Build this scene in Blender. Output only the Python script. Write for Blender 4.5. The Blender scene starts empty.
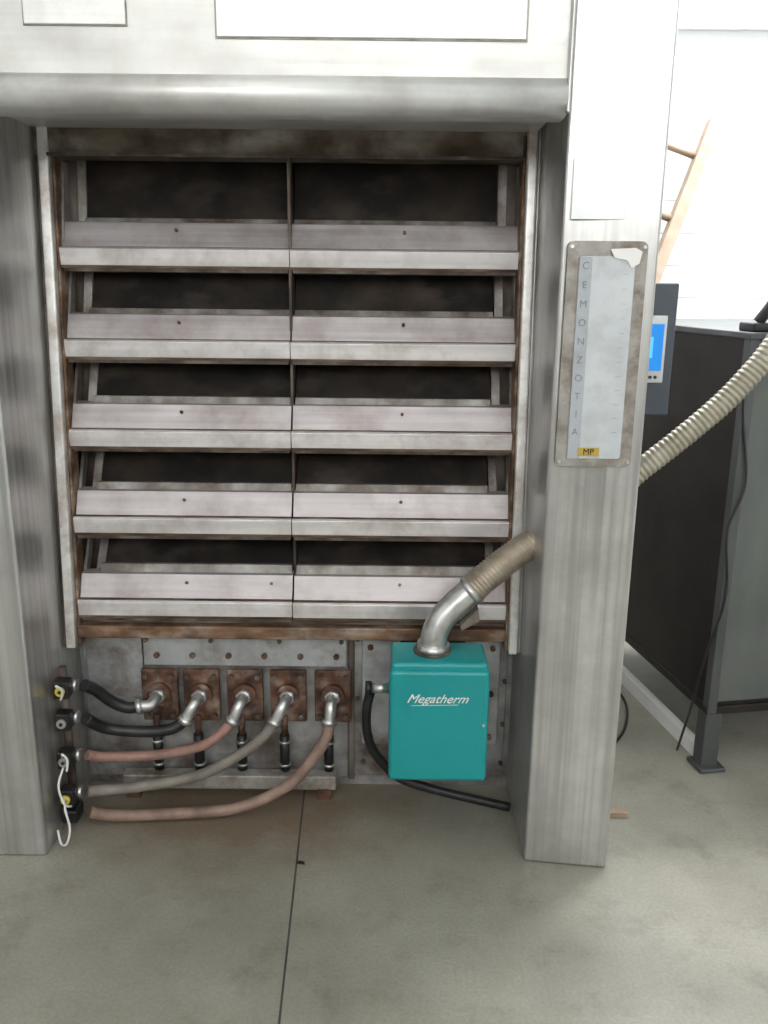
import bpy, math, random
from mathutils import Vector, Matrix
random.seed(4)
C = bpy.context.scene.collection
bpy.context.scene.view_settings.view_transform = 'Standard'

# ---------------------------------------------------------------- materials
def newmat(name):
    m = bpy.data.materials.new(name); m.use_nodes = True
    nt = m.node_tree; b = nt.nodes['Principled BSDF']
    return m, nt, b

def mix_noise(name, cols, scale=(4,4,4), nscale=1.0, metallic=0.0, rough=0.5, rough2=None,
              stain=None, stain_amt=0.5, stain_scale=3.0, bump=0.0, detail=6, pos=None, spec=None, wavy=0.0, wscale=(5,5,2)):
    m, nt, b = newmat(name)
    if spec is not None: b.inputs['Specular IOR Level'].default_value = spec
    tc = nt.nodes.new('ShaderNodeTexCoord'); mp = nt.nodes.new('ShaderNodeMapping')
    mp.inputs['Scale'].default_value = scale
    nt.links.new(tc.outputs['Object'], mp.inputs['Vector'])
    n = nt.nodes.new('ShaderNodeTexNoise'); n.inputs['Scale'].default_value = nscale
    n.inputs['Detail'].default_value = detail
    nt.links.new(mp.outputs[0], n.inputs['Vector'])
    r = nt.nodes.new('ShaderNodeValToRGB')
    el = r.color_ramp.elements
    k = len(cols)
    ps = pos or [0.3 + 0.4*i/max(1, k-1) for i in range(k)]
    el[0].position = ps[0]; el[0].color = (*cols[0], 1)
    el[1].position = ps[-1]; el[1].color = (*cols[-1], 1)
    for i in range(1, k-1):
        e = el.new(ps[i]); e.color = (*cols[i], 1)
    nt.links.new(n.outputs['Fac'], r.inputs['Fac'])
    out = r.outputs['Color']
    if stain:
        n2 = nt.nodes.new('ShaderNodeTexNoise'); n2.inputs['Scale'].default_value = stain_scale
        n2.inputs['Detail'].default_value = 8; n2.inputs['Roughness'].default_value = .65
        nt.links.new(tc.outputs['Object'], n2.inputs['Vector'])
        r2 = nt.nodes.new('ShaderNodeValToRGB')
        r2.color_ramp.elements[0].position = .44; r2.color_ramp.elements[0].color = (0,0,0,1)
        r2.color_ramp.elements[1].position = .66
        c = stain_amt; r2.color_ramp.elements[1].color = (c,c,c,1)
        nt.links.new(n2.outputs['Fac'], r2.inputs['Fac'])
        mx = nt.nodes.new('ShaderNodeMixRGB'); mx.inputs['Color2'].default_value = (*stain, 1)
        nt.links.new(r2.outputs['Color'], mx.inputs['Fac']); nt.links.new(out, mx.inputs['Color1'])
        out = mx.outputs['Color']
    nt.links.new(out, b.inputs['Base Color'])
    b.inputs['Metallic'].default_value = metallic
    b.inputs['Roughness'].default_value = rough
    if rough2 is not None:
        mr = nt.nodes.new('ShaderNodeMapRange')
        mr.inputs['From Min'].default_value = .3; mr.inputs['From Max'].default_value = .7
        mr.inputs['To Min'].default_value = rough; mr.inputs['To Max'].default_value = rough2
        nt.links.new(n.outputs['Fac'], mr.inputs['Value']); nt.links.new(mr.outputs[0], b.inputs['Roughness'])
    if bump:
        bp = nt.nodes.new('ShaderNodeBump'); bp.inputs['Strength'].default_value = bump
        bp.inputs['Distance'].default_value = .01
        nt.links.new(n.outputs['Fac'], bp.inputs['Height']); nt.links.new(bp.outputs[0], b.inputs['Normal'])
    if wavy:
        mp3 = nt.nodes.new('ShaderNodeMapping'); mp3.inputs['Scale'].default_value = wscale
        nt.links.new(tc.outputs['Object'], mp3.inputs['Vector'])
        n3 = nt.nodes.new('ShaderNodeTexNoise'); n3.inputs['Scale'].default_value=1; n3.inputs['Detail'].default_value=1.0
        nt.links.new(mp3.outputs[0], n3.inputs['Vector'])
        bp = nt.nodes.new('ShaderNodeBump'); bp.inputs['Strength'].default_value = 1
        bp.inputs['Distance'].default_value = wavy
        nt.links.new(n3.outputs['Fac'], bp.inputs['Height']); nt.links.new(bp.outputs[0], b.inputs['Normal'])
    return m

def emis(name, col, s):
    m, nt, b = newmat(name)
    b.inputs['Base Color'].default_value = (col[0]*.3,col[1]*.3,col[2]*.3, 1); b.inputs['Roughness'].default_value=.6
    b.inputs['Emission Color'].default_value = (*col, 1); b.inputs['Emission Strength'].default_value = s
    return m

STEEL = mix_noise('brushed_steel', [(.49,.488,.478),(.63,.628,.618),(.72,.718,.708)], (60,60,1.0), 1, .85, .33, .46,
                  stain=(.34,.325,.305), stain_amt=.6, stain_scale=2.2, wavy=.02, wscale=(6,6,1.4))
HOODM = mix_noise('hood_steel', [(.50,.50,.485),(.60,.60,.585)], (1.5,60,60), 1, .75, .40, .5,
                  stain=(.38,.365,.34), stain_amt=.5, stain_scale=4, wavy=.025, wscale=(2,5,5))
ROLLM = mix_noise('hood_roll_steel', [(.62,.62,.605),(.74,.74,.725)], (1.5,60,60), 1, .6, .40, .5,
                  stain=(.38,.36,.33), stain_amt=.55, stain_scale=5)
DOORM = mix_noise('door_steel', [(.36,.33,.335),(.53,.495,.503)], (1.5,50,50), 1, .60, .42, .55,
                  stain=(.19,.145,.13), stain_amt=.55, stain_scale=5, wavy=.008, wscale=(6,4,10))
LIPM = mix_noise('lip_steel', [(.76,.73,.735),(.92,.89,.895)], (1.5,50,50), 1, .5, .28, .40,
                  stain=(.34,.27,.24), stain_amt=.5, stain_scale=8)
JAMB = mix_noise('jamb_steel', [(.76,.755,.74),(.90,.89,.87)], (8,8,3), 1, .45, .32, .45,
                  stain=(.28,.20,.15), stain_amt=.7, stain_scale=9)
GRIME = mix_noise('grimy_frame', [(.03,.022,.016),(.12,.095,.078),(.25,.22,.195)], (14,14,5), 1, .3, .6,
                  stain=(.055,.028,.016), stain_amt=.85, stain_scale=6)
SIDEG = mix_noise('side_stile_metal', [(.12,.11,.10),(.26,.245,.23),(.40,.385,.37)], (14,14,5), 1, .35, .5,
                  stain=(.07,.035,.02), stain_amt=.85, stain_scale=8)
DARK = mix_noise('sooty_glass', [(.004,.004,.004),(.012,.010,.009),(.06,.048,.039)], (7,7,14), 1, .0, .5, .7,
                 stain=(.05,.036,.026), stain_amt=.5, stain_scale=5, pos=[.3,.52,.78], spec=.16)
BLACKIN = mix_noise('oven_soot', [(.004,.004,.004),(.02,.017,.015)], (6,6,6), 1, 0, .8, spec=.2)
HEADER = mix_noise('burnt_header', [(.07,.045,.03),(.21,.165,.125),(.38,.35,.31)], (5,20,14), 1, .35, .5, .65,
                   stain=(.04,.02,.011), stain_amt=.85, stain_scale=8)
RUST = mix_noise('rust', [(.045,.024,.016),(.15,.07,.042),(.34,.25,.20)], (22,22,22), 1, .2, .75, bump=.4,
                 stain=(.03,.018,.013), stain_amt=.85, stain_scale=14)
RUSTSTRIP = mix_noise('rust_strip', [(.06,.03,.018),(.22,.125,.07),(.40,.32,.26)], (10,20,25), 1, .3, .6,
                 stain=(.04,.022,.014), stain_amt=.8, stain_scale=9)
EDGER = mix_noise('edge_scorch', [(.03,.018,.012),(.11,.065,.042),(.20,.155,.12)], (9,20,25), 1, .2, .65)
GALV = mix_noise('galvanised_sheet', [(.22,.22,.218),(.36,.358,.355),(.50,.50,.495)], (9,9,9), 1, .45, .45, .6,
                 stain=(.09,.052,.034), stain_amt=.9, stain_scale=5)
GALVC = mix_noise('galvanised_clean', [(.38,.395,.41),(.56,.575,.59)], (9,9,9), 1, .45, .40, .52,
                 stain=(.16,.11,.08), stain_amt=.8, stain_scale=7)
ALU = mix_noise('fitting_metal', [(.45,.45,.44),(.70,.70,.69)], (30,30,30), 1, .85, .28, .4)
BRASS = mix_noise('brass', [(.35,.24,.10),(.55,.40,.18)], (30,30,30), 1, .8, .35)
TEAL = mix_noise('teal_enamel', [(.004,.25,.26),(.009,.32,.325)], (6,6,6), 1, 0, .36, stain=(.01,.20,.205), stain_amt=.45)
RUBBER = mix_noise('black_rubber', [(.008,.008,.009),(.022,.022,.024)], (20,20,20), 1, 0, .42)
PINKH = mix_noise('faded_red_hose', [(.24,.12,.095),(.38,.23,.19)], (14,14,14), 1, 0, .5, stain=(.1,.07,.05), stain_amt=.5, stain_scale=12)
GREYH = mix_noise('grey_hose', [(.13,.115,.10),(.26,.235,.20)], (16,16,16), 1, 0, .5)
BRNH = mix_noise('brown_hose', [(.20,.125,.095),(.36,.25,.20)], (16,16,16), 1, 0, .5, stain=(.1,.07,.05), stain_amt=.5, stain_scale=12)
BEIGE = mix_noise('translucent_duct', [(.28,.255,.19),(.42,.39,.31)], (12,12,12), 1, .3, .30)
DUCTB = mix_noise('bronze_duct', [(.32,.265,.20),(.52,.45,.36)], (20,20,20), 1, .6, .32)
WHITE = mix_noise('white_plastic', [(.72,.72,.70),(.8,.8,.78)], (5,5,5), 1, 0, .5)
YELL = mix_noise('yellow_plastic', [(.65,.48,.05),(.75,.57,.08)], (9,9,9), 1, 0, .4)
GOLD = mix_noise('logo_ochre', [(.42,.30,.06),(.5,.36,.09)], (9,9,9), 1, 0, .4)
WALLM = mix_noise('wall_paint', [(.80,.83,.84),(.86,.88,.88)], (2,2,2), 1, 0, .5)
WALLP = mix_noise('wall_plain', [(.60,.60,.585),(.68,.68,.665)], (2,2,2), 1, 0, .8)
CEILM = mix_noise('ceiling_paint', [(.50,.50,.49),(.56,.56,.55)], (2,2,2), 1, 0, .8)
DOORD = mix_noise('reflection_door_dark', [(.035,.038,.042),(.05,.053,.058)], (2,2,2), 1, 0, .5)  # dark colour for the doors added to shape reflections
MACH = mix_noise('dark_machine_paint', [(.011,.009,.008),(.024,.020,.017)], (5,5,5), 1, 0, .5,
                 stain=(.045,.038,.032), stain_amt=.4, spec=.25)
MACHF = mix_noise('machine_front_grey', [(.085,.095,.09),(.14,.15,.14)], (6,6,3), 1, .2, .5)
MACHT = mix_noise('machine_edge_steel', [(.07,.075,.075),(.12,.125,.125)], (6,6,3), 1, .4, .45)
BOXM = mix_noise('control_box_paint', [(.04,.052,.066),(.065,.08,.10)], (6,6,6), 1, 0, .5)
WOOD = mix_noise('ladder_wood', [(.30,.215,.15),(.44,.34,.25)], (3,14,3), 2, 0, .6)
JOINT = mix_noise('joint_dirt', [(.03,.03,.028),(.08,.075,.07)], (10,10,10), 1, 0, .9)
LABELF = mix_noise('label_frame', [(.26,.245,.22),(.42,.40,.37)], (14,14,14), 1, .2, .5,
                   stain=(.13,.085,.055), stain_amt=.75, stain_scale=18)
LABELW = mix_noise('label_white', [(.47,.51,.54),(.58,.61,.63)], (5,5,5), 1, 0, .45, stain=(.34,.35,.34), stain_amt=.5, stain_scale=12)
LABELB = mix_noise('label_blue', [(.15,.18,.23),(.24,.27,.31)], (9,9,9), 1, 0, .5)
LABELG = mix_noise('label_steel', [(.55,.56,.56),(.66,.67,.67)], (9,9,9), 1, .6, .35)
SCREEN = emis('lcd_blue', (.01,.27,.80), .8)
SCREEND = emis('lcd_digits', (.10,.60,1.0), .9)
SOFTBOXM = emis('softbox_pane', (.985,.99,.97), 5.9)  # glow of the added softbox behind the camera
WINB = emis('sunlit_pane', (.96,.98,1.0), 11.0)
CEILGLOW = emis('ceiling_softbox_pane', (1.0,1.0,.98), 1.6)  # glow of the added ceiling softbox

def floor_mat():
    m, nt, b = newmat('concrete')
    tc = nt.nodes.new('ShaderNodeTexCoord')
    def noise(sc, det=8, ro=.6):
        n = nt.nodes.new('ShaderNodeTexNoise'); n.inputs['Scale'].default_value = sc
        n.inputs['Detail'].default_value = det; n.inputs['Roughness'].default_value = ro
        nt.links.new(tc.outputs['Object'], n.inputs['Vector']); return n
    def ramp(src,p0,c0,p1,c1):
        r = nt.nodes.new('ShaderNodeValToRGB')
        r.color_ramp.elements[0].position=p0; r.color_ramp.elements[0].color=(*c0,1)
        r.color_ramp.elements[1].position=p1; r.color_ramp.elements[1].color=(*c1,1)
        nt.links.new(src, r.inputs['Fac']); return r
    n1 = noise(1.8); r1 = ramp(n1.outputs['Fac'],.3,(.195,.187,.152),.70,(.335,.322,.272))
    n2 = noise(6,10,.72); r2 = ramp(n2.outputs['Fac'],.52,(0,0,0),.74,(.55,.55,.55))
    mx = nt.nodes.new('ShaderNodeMixRGB'); mx.inputs['Color2'].default_value=(.12,.10,.075,1)
    nt.links.new(r2.outputs['Color'], mx.inputs['Fac']); nt.links.new(r1.outputs['Color'], mx.inputs['Color1'])
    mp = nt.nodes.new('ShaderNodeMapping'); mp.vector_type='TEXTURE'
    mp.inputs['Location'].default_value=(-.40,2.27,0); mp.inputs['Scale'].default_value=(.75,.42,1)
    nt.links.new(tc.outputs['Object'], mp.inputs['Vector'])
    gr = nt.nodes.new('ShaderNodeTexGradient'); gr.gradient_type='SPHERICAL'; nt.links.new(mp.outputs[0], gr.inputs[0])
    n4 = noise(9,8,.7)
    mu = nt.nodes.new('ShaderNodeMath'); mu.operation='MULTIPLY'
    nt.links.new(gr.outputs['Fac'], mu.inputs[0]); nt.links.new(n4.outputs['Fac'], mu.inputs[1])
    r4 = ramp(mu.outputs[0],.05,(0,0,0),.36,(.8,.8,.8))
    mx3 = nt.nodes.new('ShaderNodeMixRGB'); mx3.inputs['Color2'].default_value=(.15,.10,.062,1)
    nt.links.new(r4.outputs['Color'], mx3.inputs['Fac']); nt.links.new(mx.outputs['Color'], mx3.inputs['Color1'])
    n3 = noise(120,2); mx2 = nt.nodes.new('ShaderNodeMixRGB'); mx2.blend_type='OVERLAY'; mx2.inputs['Fac'].default_value=.25
    nt.links.new(mx3.outputs['Color'], mx2.inputs['Color1']); nt.links.new(n3.outputs['Fac'], mx2.inputs['Color2'])
    nt.links.new(mx2.outputs['Color'], b.inputs['Base Color'])
    b.inputs['Roughness'].default_value=.45
    return m
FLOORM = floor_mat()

# ---------------------------------------------------------------- helpers
def group(name, loc=(0,0,0)):
    e = bpy.data.objects.new(name, None); e.location = loc; e.empty_display_size = .1
    C.objects.link(e); return e

def link(o, parent=None, mat=None):
    C.objects.link(o)
    if mat: o.data.materials.append(mat)
    if parent:
        o.parent = parent
        o.matrix_parent_inverse = Matrix.Translation(parent.location).inverted()
    return o

def mesh(name, verts, faces, mat, parent=None, smooth=False, bevel=0, seg=2, auto=False):
    me = bpy.data.meshes.new(name); me.from_pydata([tuple(v) for v in verts], [], faces); me.update()
    o = bpy.data.objects.new(name, me); link(o, parent, mat)
    if smooth:
        for p in me.polygons: p.use_smooth = True
    if bevel:
        b = o.modifiers.new('bevel','BEVEL'); b.width = bevel; b.segments = seg; b.limit_method='ANGLE'
        for p in me.polygons: p.use_smooth = True
        w = o.modifiers.new('wn','WEIGHTED_NORMAL'); w.keep_sharp=True
    return o

def box(name, x0,x1,y0,y1,z0,z1, mat, parent=None, bevel=0):
    v = [(x0,y0,z0),(x1,y0,z0),(x1,y1,z0),(x0,y1,z0),(x0,y0,z1),(x1,y0,z1),(x1,y1,z1),(x0,y1,z1)]
    f = [(0,3,2,1),(4,5,6,7),(0,1,5,4),(1,2,6,5),(2,3,7,6),(3,0,4,7)]
    return mesh(name, v, f, mat, parent, bevel=bevel)

def hexa(name, bottom, top, mat, parent=None, bevel=0):
    v = list(bottom)+list(top)
    f = [(0,3,2,1),(4,5,6,7),(0,1,5,4),(1,2,6,5),(2,3,7,6),(3,0,4,7)]
    return mesh(name, v, f, mat, parent, bevel=bevel)

def fixn(o):
    import bmesh
    bm = bmesh.new(); bm.from_mesh(o.data); bmesh.ops.recalc_face_normals(bm, faces=bm.faces[:]); bm.to_mesh(o.data); bm.free()

def extrude_x(name, prof, x0, x1, mat, parent=None, bevel=0, smooth=False):
    n = len(prof)
    v = [(x0,y,z) for y,z in prof]+[(x1,y,z) for y,z in prof]
    f = [(i,(i+1)%n,n+(i+1)%n,n+i) for i in range(n)] + [tuple(range(n))[::-1], tuple(range(n,2*n))]
    o = mesh(name, v, f, mat, parent, bevel=bevel); fixn(o)
    return o

def catmull(pts, sub=10):
    P = [Vector(p) for p in pts]
    if len(P) < 3:
        return [P[0].lerp(P[1], i/sub) for i in range(sub+1)]
    P = [P[0]*2-P[1]]+P+[P[-1]*2-P[-2]]
    out = []
    for i in range(1, len(P)-2):
        a,b,c,d = P[i-1],P[i],P[i+1],P[i+2]
        for k in range(sub):
            t = k/sub
            out.append(.5*((2*b)+(c-a)*t+(2*a-5*b+4*c-d)*t*t+(3*b-a-3*c+d)*t**3))
    out.append(P[-2]); return out

def sweep(name, pts, r, mat, parent=None, ribs=0, amp=0, seg=16, sub=10, smoothpath=True):
    path = catmull(pts, sub) if smoothpath else [Vector(p) for p in pts]
    L = [0]
    for a,b in zip(path, path[1:]): L.append(L[-1]+(b-a).length)
    if ribs:
        n = ribs*6; newp=[]; j=0
        for i in range(n+1):
            s = L[-1]*i/n
            while j < len(L)-2 and L[j+1] < s: j += 1
            t = (s-L[j])/max(1e-9, L[j+1]-L[j]); newp.append(path[j].lerp(path[j+1], min(1,t)))
        path = newp
    n = len(path); v=[]; f=[]
    T0 = (path[1]-path[0]).normalized()
    N = T0.orthogonal().normalized()
    for i,p in enumerate(path):
        T = (path[min(i+1,n-1)]-path[max(i-1,0)]).normalized()
        N = (N - T*N.dot(T)).normalized(); B = T.cross(N)
        rr = r if not ribs else r+amp*(.5+.5*math.cos(2*math.pi*i/6))
        for k in range(seg):
            a = 2*math.pi*k/seg
            v.append(p+(N*math.cos(a)+B*math.sin(a))*rr)
    for i in range(n-1):
        for k in range(seg):
            f.append((i*seg+k, i*seg+(k+1)%seg, (i+1)*seg+(k+1)%seg, (i+1)*seg+k))
    f.append(tuple(range(seg))[::-1]); f.append(tuple(range((n-1)*seg, n*seg)))
    o = mesh(name, v, f, mat, parent)
    for p in o.data.polygons: p.use_smooth = len(p.vertices)==4
    return o

def cyl(name, a, b, r, mat, parent=None, seg=20):
    return sweep(name, [a,b], r, mat, parent, seg=seg, smoothpath=False)

def text(name, s, size, loc, mat, parent, shear=0, ext=.0006):
    c = bpy.data.curves.new(name,'FONT'); c.body = s; c.size = size; c.shear = shear
    c.extrude = ext; c.align_x='CENTER'; c.align_y='CENTER'
    o = bpy.data.objects.new(name, c); link(o, parent, mat)
    o.rotation_euler = (math.radians(90), 0, 0); o.location = loc
    return o

# ---------------------------------------------------------------- room
XL,XR,YF,YB,H = -3.2, 3.4, -3.6, 4.7, 4.6
box('floor', XL,XR,YF,YB,-.1,0, FLOORM)
box('ceiling', XL,XR,YF,YB,H,H+.1, CEILM)
box('wall_left', XL-.1,XL,YF,YB,0,H, WALLP)
box('wall_right', XR,XR+.1,YF,YB,0,H, WALLM)
prof=[(YB,0)]
z=0
while z < H-.01:
    z2=min(z+.16,H)
    prof += [(YB,z+.0),(YB,z2-.008),(YB+.006,z2-.005),(YB+.006,z2-.002)]
    z=z2
prof += [(YB,H),(YB+.12,H),(YB+.12,0)]
extrude_x('wall_back', prof, XL-.1, XR+.1, WALLM)
box('wall_front', XL,XR,YF-.1,YF,0,H, WALLP)
def window(name, x0,x1,z0,z1,y,side,mat,n=3):
    g = group(name, ((x0+x1)/2,y,z0))
    t=.05; d=.04*side
    ya,yb=sorted((y,y+d))
    box('frame_bottom',x0,x1,ya,yb,z0,z0+t,WHITE,g); box('frame_top',x0,x1,ya,yb,z1-t,z1,WHITE,g)
    for i in range(n+1):
        xx=x0+(x1-x0-t)*i/n; box('mullion_%d'%i,xx,xx+t,ya,yb,z0+t,z1-t,WHITE,g)
    pa,pb=sorted((y+.005*side,y+.015*side))
    box('glass',x0+t,x1-t,pa,pb,z0+t,z1-t,mat,g)
window('added_softbox_window', -2.6,3.0,2.3,4.3,YF,1,SOFTBOXM,5)  # unseen softbox added behind the camera for the steel to reflect
window('window_2', .7,3.2,2.70,4.4,YB,-1,WINB,2)
g=group('added_ceiling_softbox',(.3,-.2,H))  # unseen glowing panel added overhead as extra light
box('glass',-1.2,1.8,-1.2,1.0,H-.03,H-.005,CEILGLOW,g)
for i,(a,b,c,d) in enumerate([(-1.25,1.85,-1.25,-1.2),(-1.25,1.85,1.0,1.05),(-1.25,-1.2,-1.2,1.0),(1.8,1.85,-1.2,1.0)]):
    box('frame_%d'%i,a,b,c,d,H-.06,H,WHITE,g)
g=group('added_reflection_door_1',(1.1,YF+.02,0))  # unseen dark door, added to darken reflections in the right post
box('leaf',.72,1.48,YF,YF+.04,0,2.1,DOORD,g,bevel=.004); box('frame_l',.66,.72,YF,YF+.06,0,2.16,WHITE,g)
box('frame_r',1.48,1.54,YF,YF+.06,0,2.16,WHITE,g); box('frame_t',.72,1.48,YF,YF+.06,2.1,2.16,WHITE,g)
cyl('handle',(1.4,YF+.09,1.02),(1.3,YF+.09,1.02),.01,ALU,g,10); cyl('spindle',(1.4,YF+.03,1.02),(1.4,YF+.09,1.02),.01,ALU,g,10)
g=group('added_reflection_door_2',(XL+.02,-2.2,0))  # unseen dark door, added to vary reflections in the left post
box('leaf',XL,XL+.04,-2.9,-1.5,0,2.2,DOORD,g,bevel=.004); box('frame_t',XL,XL+.06,-2.96,-1.44,2.2,2.26,WHITE,g)
box('frame_a',XL,XL+.06,-2.96,-2.9,0,2.2,WHITE,g); box('frame_b',XL,XL+.06,-1.5,-1.44,0,2.2,WHITE,g)

hexa('floor_joint_1', [(-.2365,2.37,0.0),(-.2315,2.37,0.0),(-.1325,-1,0.0),(-.1375,-1,0.0)],  # expansion joint in the floor, modelled as a thin dark strip
     [(-.2365,2.37,.0012),(-.2315,2.37,.0012),(-.1325,-1,.0012),(-.1375,-1,.0012)], JOINT)

# ---------------------------------------------------------------- oven
ov = group('bakery_deck_oven', (-.25,2.4,0))
hexa('right_post', [(.386,2.02,0),(.600,1.992,0),(.600,2.42,0),(.386,2.42,0)],
     [(.386,2.02,2.45),(.600,2.0,2.45),(.600,2.42,2.45),(.386,2.42,2.45)], STEEL, ov, bevel=.008)
hexa('left_post', [(-1.16,2.02,0),(-.895,2.02,0),(-.895,2.42,0),(-1.16,2.42,0)],
     [(-1.16,2.02,2.45),(-.895,2.02,2.45),(-.895,2.42,2.45),(-1.16,2.42,2.45)], STEEL, ov, bevel=.008)
box('body_left_side', -1.16,-1.13,2.42,4.3,0,2.45, STEEL, ov)
box('body_right_side', .56,.59,2.42,4.3,0,2.45, STEEL, ov)
box('body_top', -1.16,.59,2.42,4.3,2.42,2.45, STEEL, ov)
box('body_back', -1.13,.56,4.27,4.3,0,2.42, STEEL, ov)
box('post_filler_left', -1.13,-.87,2.425,2.46,0,2.42, GRIME, ov)
box('post_filler_right', .37,.56,2.425,2.46,0,2.42, GRIME, ov)
box('hood', -1.25,.374,1.985,2.40,1.912,2.45, HOODM, ov, bevel=.003)
hp=[]
cy,cz,rr=2.005,1.880,.040
for i in range(21):
    a=math.radians(118+ (270-118)*i/20); hp.append((cy+rr*math.cos(a), cz+rr*math.sin(a)))
hp += [(2.05,1.840),(2.05,1.868),(2.40,1.868),(2.40,1.9115),(1.99,1.9115)]
o=extrude_x('hood_roll', hp, -1.25, .374, ROLLM, ov)
for p in o.data.polygons: p.use_smooth = (len(p.vertices)==4 and p.center.z<1.93 and p.center.y<2.02)
box('hood_end_cap', .372,.379,1.968,2.05,1.846,2.45, STEEL, ov, bevel=.003)
box('hood_panel_large', -.355,.283,1.979,1.985,1.985,2.40, ROLLM, ov, bevel=.002)
box('hood_panel_small', -.75,-.54,1.979,1.985,2.005,2.35, ROLLM, ov, bevel=.002)
box('hood_seam', -.358,.286,1.982,1.985,1.982,2.41, LABELF, ov)
box('hood_seam_small', -.752,-.538,1.982,1.985,2.003,2.352, LABELF, ov)
box('header_plate', -.895,.386,2.36,2.44,1.80,1.97, HEADER, ov, bevel=.003)
box('header_lip', -.86,.36,2.345,2.365,1.80,1.808, GRIME, ov)

def rail(name,x0,x1,yt,yb,zt,zb,d,mat):
    hexa(name,[(x0,yb,zb),(x1,yb,zb),(x1,yb+d,zb),(x0,yb+d,zb)],[(x0,yt,zt),(x1,yt,zt),(x1,yt+d,zt),(x0,yt+d,zt)],mat,ov,bevel=.005)
rail('jamb_rail_left',-.885,-.858,2.36,2.25,1.93,.50,.05,JAMB)
rail('jamb_side_left',-.896,-.885,2.37,2.26,1.93,.50,.05,GRIME)
rail('jamb_rail_right',.350,.376,2.34,2.24,1.93,.50,.05,JAMB)
rail('jamb_side_right',.376,.387,2.35,2.25,1.93,.50,.05,STEEL)
rail('jamb_edge_left',-.858,-.849,2.375,2.27,1.86,.50,.06,RUSTSTRIP)
rail('jamb_edge_right',.342,.350,2.355,2.255,1.86,.50,.06,RUSTSTRIP)
box('cavity_back', -.87,.37,2.51,2.53,.5,1.9, BLACKIN, ov)
for s,(a,b) in {'left':(-.868,-.80),'right':(.29,.36)}.items():
    box('frame_stile_'+s, a,b,2.45,2.48,.55,1.82, GRIME, ov, bevel=.003)
box('centre_mullion', -.256,-.249,2.36,2.44,.58,1.81, GRIME, ov)
rows = [1.533,1.298,1.062,.822,.588]
for i,zb in enumerate(rows):
    yf = 2.358 - .020*i
    top = 1.80 if i==0 else rows[i-1]+.0
    zt = zb+.112
    box('deck_slab_%d'%i, -.80,.29, 2.42,2.50, zb+.03,zb+.06, GRIME, ov)
    for s,(xa,xb) in {'a':(-.847,-.2545),'b':(-.2495,.342)}.items():
        zj = random.uniform(-.0015,.0015)
        pr=[(yf,zb+.002),(yf-.004,zb+.044),(yf+.012,zb+.050),(yf+.038,zt),(yf+.070,zt+.004),
            (yf+.070,zt-.001),(yf+.043,zt-.006),(yf+.018,zb+.044),(yf+.004,zb+.040),(yf+.008,zb+.002)]
        pr=[(a,b_+zj) for a,b_ in pr]
        extrude_x('door_handle_plate_%d%s'%(i,s), pr, xa, xb, DOORM, ov)
        extrude_x('door_lip_%d%s'%(i,s), [(yf-.004,zb+.003+zj),(yf-.009,zb+.044+zj),(yf-.002,zb+.049+zj),(yf+.001,zb+.046+zj),(yf-.001,zb+.003+zj)],
                  xa-.002, xb+.001, LIPM, ov, bevel=.001)
        extrude_x('lip_scorched_edge_%d%s'%(i,s), [(yf-.0045,zb-.004+zj),(yf-.005,zb+.003+zj),(yf+.004,zb+.003+zj),(yf+.004,zb-.004+zj)],
                  xa-.001, xb, EDGER, ov)
        extrude_x('door_underside_%d%s'%(i,s), [(yf+.002,zb-.013),(yf+.001,zb-.003),(yf+.07,zb-.003),(yf+.07,zb-.015)],
                  xa+.004, xb-.004, GRIME, ov)
        ga,gb = (xa+.05, xb-.004) if s=='a' else (xa+.004, xb-.055)
        yt = 2.462
        hexa('door_glass_%d%s'%(i,s), [(ga,yf+.058,zt-.01),(gb,yf+.058,zt-.01),(gb,yf+.066,zt-.01),(ga,yf+.066,zt-.01)],
             [(ga,yt,top+.02),(gb,yt,top+.02),(gb,yt+.008,top+.02),(ga,yt+.008,top+.02)], DARK, ov)
        hexa('glass_retainer_%d%s'%(i,s), [(ga,yf+.050,zt-.004),(gb,yf+.050,zt-.004),(gb,yf+.064,zt-.004),(ga,yf+.064,zt-.004)],
             [(ga,yf+.060,zt+.012+.003*i),(gb,yf+.060,zt+.012+.003*i),(gb,yf+.072,zt+.012+.003*i),(ga,yf+.072,zt+.012+.003*i)], SIDEG, ov)
        box('plate_seam_%d%s'%(i,s), xa,xb, yf+.0,yf+.013, zb+.0475+zj,zb+.0505+zj, EDGER, ov)
        for k,fx in enumerate((.5,) if i<4 else (.5,.9)):
            xs_ = xa+(xb-xa)*fx
            cyl('screw_%d%s%d'%(i,s,k),(xs_,yf+.033,zt-.022),(xs_,yf+.022,zt-.018),.0045,RUST,ov,8)
    for s,x in (('l',-.851),('r',.341)):
        hexa('door_side_arm_%d%s'%(i,s), [(x,yf+.01,zb+.03),(x+.008,yf+.01,zb+.03),(x+.008,yf+.06,zb+.03),(x,yf+.06,zb+.03)],
             [(x,2.42,top-.005),(x+.008,2.42,top-.005),(x+.008,2.45,top-.005),(x,2.45,top-.005)], SIDEG, ov)
    for s,x in (('l',-.815),('r',.292)):
        hexa('guide_strip_%d%s'%(i,s), [(x,yf+.06,zt-.01),(x+.022,yf+.06,zt-.01),(x+.022,yf+.07,zt-.01),(x,yf+.07,zt-.01)],
             [(x,2.44,top+.01),(x+.022,2.44,top+.01),(x+.022,2.45,top+.01),(x,2.45,top+.01)], SIDEG, ov)
box('lower_rust_strip', -.857,.350,2.27,2.40,.525,.562, RUSTSTRIP, ov, bevel=.004)
box('lower_rust_ledge', -.857,.350,2.30,2.40,.562,.575, HEADER, ov)
box('lower_back_panel', -.895,.386,2.385,2.42,0,.53, GALV, ov)
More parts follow.
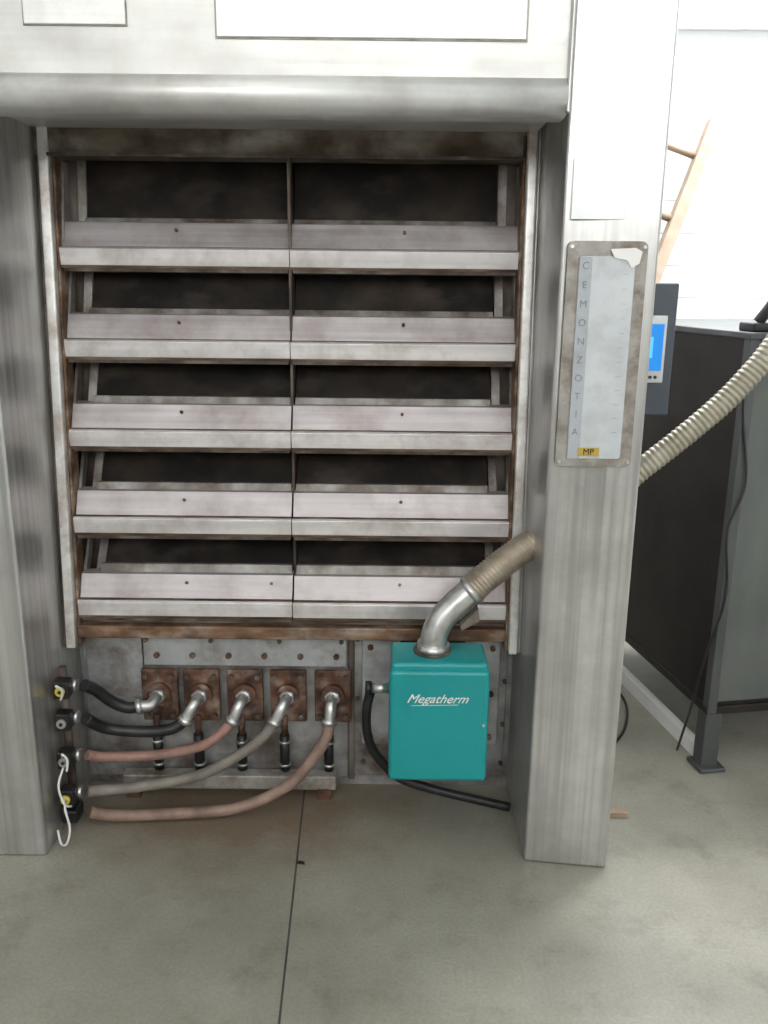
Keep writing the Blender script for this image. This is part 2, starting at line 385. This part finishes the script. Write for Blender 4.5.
box('lower_panel_left', -.885,-.10,2.372,2.385,.03,.52, GALV, ov, bevel=.004)
box('lower_access_sheet', -.87,-.705,2.360,2.372,.30,.515, GALVC, ov, bevel=.003)
box('lower_panel_right', -.085,.37,2.368,2.385,.04,.515, GALV, ov, bevel=.004)
box('lower_cross_plate', -.70,-.105,2.352,2.372,.405,.50, GALVC, ov, bevel=.004)
box('lower_panel_side_strip', -.10,-.082,2.36,2.385,.03,.50, GRIME, ov, bevel=.003)
n=0
for x in [-.66+.105*i for i in range(6)]:
    cyl('bolt_%d'%n,(x,2.352,.44),(x,2.343,.44),.009,RUST,ov,6); n+=1
for x in [-.69,-.50,-.30,-.12]:
    cyl('bolt_%d'%n,(x,2.352,.487),(x,2.344,.487),.007,GRIME,ov,6); n+=1
for x,z in [(.362,.49),(.362,.36),(.362,.22),(.362,.09),(-.055,.09),(-.073,.49),(-.073,.3)]:
    cyl('bolt_%d'%n,(x,2.368,z),(x,2.358,z),.007,GRIME,ov,6); n+=1
box('burner_flange_plate', -.06,.345,2.345,2.368,.16,.50, GALVC, ov, bevel=.004)
for x,z in [(-.035,.475),(-.035,.33),(-.035,.19),(.32,.475),(.32,.33),(.32,.19),(.14,.475)]:
    cyl('bolt_%d'%n,(x,2.345,z),(x,2.336,z),.009,RUST,ov,6); n+=1

def pf(x): return 2.02-(x-.386)/.214*.02
lab = group('oven_rating_label',(.48,2.0,1.63))
box('plate',.402,.566,pf(.402)-.009,pf(.566)+.004,1.637,1.765,LABELG,lab,bevel=.003)
ye=pf(.402)-.0105
box('strip_top',.404,.564,ye,ye+.003,1.754,1.761,LABELF,lab)
box('strip_bottom',.404,.564,ye,ye+.003,1.643,1.647,LABELF,lab)
box('strip_left',.404,.4065,ye,ye+.003,1.647,1.754,LABELF,lab)
box('strip_right',.5615,.564,ye,ye+.003,1.647,1.754,LABELF,lab)
text('print','RB',.014,(.428,ye,1.742),LABELF,lab)
sc = group('oven_scale_panel',(.48,2.0,1.09))
def rrect(name,x0,x1,z0,z1,y0,y1,r,mat,parent):
    pts=[]
    for cx,cz,a0 in ((x1-r,z1-r,0),(x0+r,z1-r,90),(x0+r,z0+r,180),(x1-r,z0+r,270)):
        for k in range(6):
            a=math.radians(a0+90*k/5); pts.append((cx+r*math.cos(a),cz+r*math.sin(a)))
    n=len(pts); v=[(x,y0,z) for x,z in pts]+[(x,y1,z) for x,z in pts]
    f=[tuple(range(n))[::-1],tuple(range(n,2*n))]+[(i,(i+1)%n,n+(i+1)%n,n+i) for i in range(n)]
    o=mesh(name,v,f,mat,parent); fixn(o); return o
rrect('frame',.398,.574,1.088,1.592,1.994,2.012,.014,LABELF,sc)
rrect('face',.424,.547,1.108,1.560,1.990,1.998,.006,LABELW,sc)
box('letter_column',.424,.452,1.9885,1.991,1.108,1.558,mix_noise('label_column',[(.34,.37,.40),(.44,.47,.50)],(6,6,6),rough=.5,stain=(.25,.26,.26),stain_amt=.6,stain_scale=12),sc)
for i,ch in enumerate('AITOZNOMEC'):
    text('letter_%d'%i,ch,.022,(.438,1.988,1.17+.041*i),LABELB,sc)
box('logo',.447,.497,1.987,1.991,1.114,1.134,GOLD,sc); text('logo_text','MP',.020,(.472,1.986,1.124),RUBBER,sc)
for i in range(12):
    box('tick_%d'%i,.522,.534,1.9885,1.9905,1.17+.032*i,1.1706+.032*i,LABELF,sc)
for k,(x,z) in enumerate([(.406,1.58),(.566,1.58),(.406,1.10),(.566,1.10)]):
    cyl('screw_%d'%k,(x,1.996,z),(x,1.990,z),.004,ALU,sc,8)
mesh('torn_tape_0',[(.49,1.9865,1.575),(.545,1.9865,1.578),(.56,1.9865,1.57),(.555,1.9865,1.545),(.538,1.9865,1.535),(.528,1.9865,1.552),(.50,1.9865,1.556)],[(0,6,5,4,3,2,1)],WHITE,sc)

# ---------------------------------------------------------------- burner
bu = group('gas_burner',(.13,2.1,.23))
bx0,bx1,by0,by1,bz0,bz1=.022,.271,2.035,2.18,.238,.566
box('housing',bx0,bx1,by0,by1,bz0,bz1,TEAL,bu,bevel=.012)
box('front_cover',bx0-.004,bx1+.004,by0-.010,by0+.05,bz0-.004,bz1-.018,TEAL,bu,bevel=.012)
box('rear_flange',.05,.24,2.18,2.345,.27,.50,GRIME,bu,bevel=.006)
text('label','Megatherm',.034,(.140,by0-.0105,.472),WHITE,bu,shear=.5)
cyl('label_underline',(.075,by0-.011,.454),(.195,by0-.011,.457),.0008,WHITE,bu,6)
cyl('cover_screw',(.262,by0-.010,.40),(.262,by0-.013,.40),.004,ALU,bu,8)
cyl('inlet_collar',(.131,2.115,.56),(.133,2.115,.590),.042,ALU,bu,28)
cyl('collar_ring',(.131,2.115,.564),(.131,2.115,.572),.050,GRIME,bu,28)
sweep('exhaust_elbow',[(.133,2.115,.58),(.137,2.118,.618),(.158,2.125,.658),(.195,2.13,.698),(.237,2.135,.734)],.035,ALU,bu,seg=24)
sweep('flexible_duct',[(.225,2.135,.724),(.27,2.14,.766),(.32,2.15,.806),(.372,2.16,.842),(.392,2.165,.856)],.036,DUCTB,bu,ribs=22,amp=.003,seg=24)
cyl('duct_clamp',(.224,2.135,.723),(.237,2.135,.734),.040,ALU,bu,24)
hexa('bracket',[(.205,2.10,.63),(.25,2.10,.655),(.25,2.14,.655),(.205,2.14,.63)],[(.20,2.10,.64),(.245,2.10,.69),(.245,2.14,.69),(.20,2.14,.64)],GRIME,bu)
cyl('side_valve',(-.03,2.13,.45),(.022,2.13,.45),.014,ALU,bu,12)
cyl('side_valve_cap',(-.045,2.13,.45),(-.028,2.13,.45),.019,RUBBER,bu,12)
sweep('gas_hose',[(-.030,2.14,.44),(-.042,2.15,.37),(-.038,2.19,.27),(-.01,2.22,.19),(.05,2.23,.12),(.14,2.24,.08),(.25,2.24,.05),(.375,2.24,.02)],.013,RUBBER,bu)

# ---------------------------------------------------------------- pipes
xs=[-.653,-.531,-.403,-.276,-.145]
ends=[(-.69,2.25,.326),(-.56,2.25,.285),(-.425,2.25,.285),(-.305,2.25,.282),(-.150,2.25,.285)]
hs = group('steam_pipe_manifold',(-.4,2.3,0))
for i,x in enumerate(xs):
    z=.322
    box('flange_%d'%i,x-.053,x+.053,2.335,2.352,z-.085,z+.078,RUST,hs,bevel=.004)
    for k,(dx,dz) in enumerate(((-.038,.06),(.038,.06),(-.038,-.065),(.038,-.065))):
        cyl('flange_bolt_%d_%d'%(i,k),(x+dx,2.335,z+dz),(x+dx,2.322,z+dz),.008,GRIME,hs,6)
    cyl('boss_%d'%i,(x,2.335,z+.005),(x,2.315,z+.005),.034,RUST,hs,20)
    e=Vector(ends[i])
    s=Vector((x+.004,2.318,z+.008))
    sweep('elbow_%d'%i,[s,(x,2.285,z+.010),(x*.7+e.x*.3,2.262,z+.002),e],.0165,ALU,hs)
    cyl('nut_%d'%i,s,(x,2.295,z+.010),.023,ALU,hs,6)
    d=(e-Vector((x,2.262,z+.01))).normalized()
    cyl('clamp_%d'%i,e-d*.006,e+d*.010,.0215,ALU,hs,16)
    cyl('stub_hose_%d'%i,(x-.012,2.325,.085),(x-.012,2.325,.20),.0145,RUBBER,hs,14)
    cyl('stub_pipe_%d'%i,(x-.012,2.325,.19),(x-.012,2.33,.26),.010,RUST,hs,12)
    for k,zz in enumerate((.10,.175)):
        cyl('stub_clamp_%d_%d'%(i,k),(x-.012,2.325,zz),(x-.012,2.325,zz+.007),.0172,ALU,hs,14)
box('drain_bar',-.77,-.135,2.30,2.345,.03,.075,LABELF,hs,bevel=.004)
box('drain_bar_foot_0',-.76,-.72,2.30,2.345,0,.035,RUST,hs); box('drain_bar_foot_1',-.19,-.15,2.30,2.345,0,.035,RUST,hs)
sweep('hose_0',[ends[0],(-.725,2.245,.325),(-.765,2.235,.35),(-.795,2.21,.395),(-.817,2.18,.425)],.0165,RUBBER,hs)
sweep('hose_1',[ends[1],(-.60,2.24,.262),(-.67,2.235,.255),(-.775,2.22,.272),(-.817,2.17,.33)],.0165,RUBBER,hs)
sweep('hose_2',[ends[2],(-.46,2.235,.25),(-.52,2.225,.215),(-.64,2.22,.19),(-.78,2.19,.20),(-.819,2.165,.22)],.0145,PINKH,hs)
sweep('hose_3',[ends[3],(-.34,2.235,.24),(-.40,2.225,.195),(-.52,2.215,.13),(-.69,2.20,.10),(-.819,2.15,.115)],.0155,GREYH,hs)
sweep('hose_4',[ends[4],(-.158,2.245,.24),(-.19,2.235,.185),(-.27,2.22,.095),(-.41,2.20,.035),(-.585,2.19,.020),(-.76,2.17,.026),(-.819,2.15,.05)],.0165,BRNH,hs)
vg = group('solenoid_valve_bank',(-.86,2.15,.05))
for i,(y,z) in enumerate([(2.16,.425),(2.15,.335),(2.14,.225),(2.13,.115)]):
    cyl('body_%d'%i,(-.893,y+.02,z),(-.848,y+.02,z),.020,BRASS,vg,14)
    box('coil_%d'%i,-.885,-.845,y-.025,y+.015,z-.022,z+.028,RUBBER,vg,bevel=.004)
    cyl('cap_%d'%i,(-.865,y-.025,z+.003),(-.865,y-.032,z+.003),.013,YELL if i in (0,3) else ALU,vg,14)
    cyl('nut_%d'%i,(-.848,y+.02,z),(-.834,y+.02,z),.018,ALU,vg,6)
    cyl('cap_screw_%d'%i,(-.865,y-.032,z+.003),(-.865,y-.035,z+.003),.005,RUBBER,vg,8)
cyl('supply_pipe',(-.88,2.20,.03),(-.88,2.20,.47),.012,GRIME,vg,12)
box('low_body',-.89,-.845,2.12,2.18,.03,.07,RUBBER,vg,bevel=.006)
for i,p in enumerate([
    [(-.87,2.13,.44),(-.860,2.10,.46),(-.848,2.11,.44),(-.86,2.12,.41)],
    [(-.87,2.12,.24),(-.857,2.09,.265),(-.843,2.085,.25),(-.845,2.08,.22)],
    [(-.87,2.11,.13),(-.855,2.07,.11),(-.843,2.06,.06),(-.85,2.05,.02),(-.87,2.06,.01),(-.885,2.08,.04)],
    [(-.865,2.12,.22),(-.875,2.09,.17),(-.86,2.08,.12),(-.85,2.1,.10)]]):
    sweep('cable_%d'%i,p,.0032,WHITE,vg,seg=8)

# ---------------------------------------------------------------- control box
cb = group('control_box',(.65,2.2,1.2))
box('case',.603,.695,2.13,2.27,1.19,1.505,BOXM,cb,bevel=.005)
box('display_bezel',.606,.672,2.122,2.131,1.27,1.43,LABELG,cb,bevel=.003)
box('lcd',.618,.664,2.118,2.1225,1.30,1.41,SCREEN,cb)
box('lcd_line',.632,.640,2.1165,2.118,1.33,1.38,SCREEND,cb)
for k in range(3): cyl('button_%d'%k,(.628+.012*k,2.122,1.284),(.628+.012*k,2.118,1.284),.004,RUBBER,cb,10)

# ---------------------------------------------------------------- suction hose
sh = group('ribbed_suction_hose',(.9,2.2,1.2))
sweep('hose',[(.603,2.2,.975),(.652,2.2,1.03),(.755,2.2,1.120),(.848,2.2,1.207),(.913,2.2,1.283),(.962,2.2,1.352),(1.03,2.22,1.47),(1.12,2.28,1.68),(1.25,2.4,2.0),(1.4,2.6,2.4)],
      .027,BEIGE,sh,ribs=125,amp=.003,seg=20)
# ---------------------------------------------------------------- dark machine
mc = group('steel_dough_machine',(1.02,2.48,0))
def mm(name,x0,x1,y0,y1,z0,z1,mat,bevel=0):
    o=box(name,x0,x1,y0,y1,z0,z1,mat,None,bevel=bevel)
    o.parent=mc; return o
mm('body',0.006,1.1,.012,.95,.22,1.36,MACH)
mm('front_panel',.03,1.1,0,.013,.24,1.35,MACHF)
mm('corner_post',0,.03,-.004,.03,.20,1.372,MACHT,.003)
mm('corner_post_rear',0,.03,.93,.96,.20,1.372,MACHT,.003)
mm('top_rim',-.004,1.1,-.006,.96,1.355,1.374,MACHT,.003)
mm('bottom_rim',0,1.1,.0,.95,.195,.222,MACH,.003)
for k,(x,y) in enumerate(((.0,.0),(1.03,.0),(.0,.88),(1.03,.88))):
    mm('leg_%d'%k,x,x+.055,y,y+.055,.012,.2,MACHT,.004); mm('foot_%d'%k,x-.012,x+.075,y-.02,y+.07,0,.014,MACHT,.003)
mm('cross_rail',.02,.05,.06,.9,.0,.05,WHITE)
mm('handle_base',.02,.10,.02,.10,1.374,1.40,RUBBER,.006)
mc.rotation_euler=(0,0,math.radians(10))
o=sweep('lever',[(.05,.05,1.40),(.08,.03,1.46),(.12,.02,1.55),(.18,.02,1.62)],.016,RUBBER); o.parent=mc
o=sweep('power_cable',[(.05,-.012,1.37),(-.006,-.010,1.2),(.03,-.012,.95),(-.01,-.012,.8),(.01,-.012,.6),(-.012,.02,.4),(-.02,.06,.2),(-.03,.1,.02)],.004,RUBBER,seg=8); o.parent=mc

# ---------------------------------------------------------------- ladder
ld = group('wooden_ladder',(.9,4.0,0))
B0=Vector((.59,3.6,.0)); B1=Vector((1.60,4.62,2.28))
def beam(name,a,b,w,d,mat,parent):
    a=Vector(a);b=Vector(b);T=(b-a).normalized();S=Vector((0,1,0)).cross(T).normalized();U=T.cross(S)
    bt=[a+S*sx*w+U*sy*d for sx,sy in ((-1,-1),(1,-1),(1,1),(-1,1))]
    tp=[b+S*sx*w+U*sy*d for sx,sy in ((-1,-1),(1,-1),(1,1),(-1,1))]
    return hexa(name,bt,tp,mat,parent,bevel=.004)
off2=Vector((-.27,.04,.10))
beam('rail_1',B0,B1,.028,.03,WOOD,ld)
beam('rail_2',B0+Vector((-.27,.04,0)),B1+off2,.028,.03,WOOD,ld)
for k in range(1,8):
    p=B0.lerp(B1,k/7.6); cyl('rung_%d'%k,p,p+off2,.018,WOOD,ld,10)

box('wood_offcut',.665,.72,2.22,2.245,0,.018,WOOD,None,bevel=.002)
sweep('floor_cable',[(.64,2.45,.006),(.72,2.55,.006),(.85,2.75,.006),(.9,3.0,.006),(.8,3.3,.006)],.005,RUBBER,seg=8)
sweep('black_drain_hose',[(.612,2.45,.02),(.66,2.52,.02),(.70,2.66,.03),(.68,2.8,.2),(.64,2.9,.35)],.016,RUBBER)
mesh('floor_debris',[(-.225,2.0,.001),(-.20,1.995,.001),(-.203,2.006,.003),(-.218,2.009,.004)],[(0,1,2,3)],RUBBER)

# ---------------------------------------------------------------- lights
def area(name,loc,rot,sx,sy,p,col=(1,1,1)):
    l=bpy.data.lights.new(name,'AREA'); l.shape='RECTANGLE'; l.size=sx; l.size_y=sy; l.energy=p; l.color=col
    o=bpy.data.objects.new(name,l); o.location=loc; o.rotation_euler=rot; C.objects.link(o); return o
area('back_wall_fill',(2.1,3.6,4.5),(math.radians(28),0,0),1.6,.5,230,(.97,.985,1))  # added fill light that brightens the back wall, not a fixture
w=bpy.data.worlds.new('world'); bpy.context.scene.world=w; w.use_nodes=True
w.node_tree.nodes['Background'].inputs[0].default_value=(.8,.88,1,1); w.node_tree.nodes['Background'].inputs[1].default_value=.6

# ---------------------------------------------------------------- camera
cam=bpy.data.cameras.new('camera'); co=bpy.data.objects.new('camera',cam); C.objects.link(co)
cam.sensor_fit='VERTICAL'; cam.sensor_height=36; cam.lens=36*870/1024
p=math.radians(14.8); r=math.radians(.6)
M=Matrix.Translation((0,0,1.5)) @ Matrix.Rotation(math.radians(90)-p,4,'X') @ Matrix.Rotation(r,4,'Z')
co.matrix_world=M
cam.clip_start=.05
bpy.context.scene.camera=co
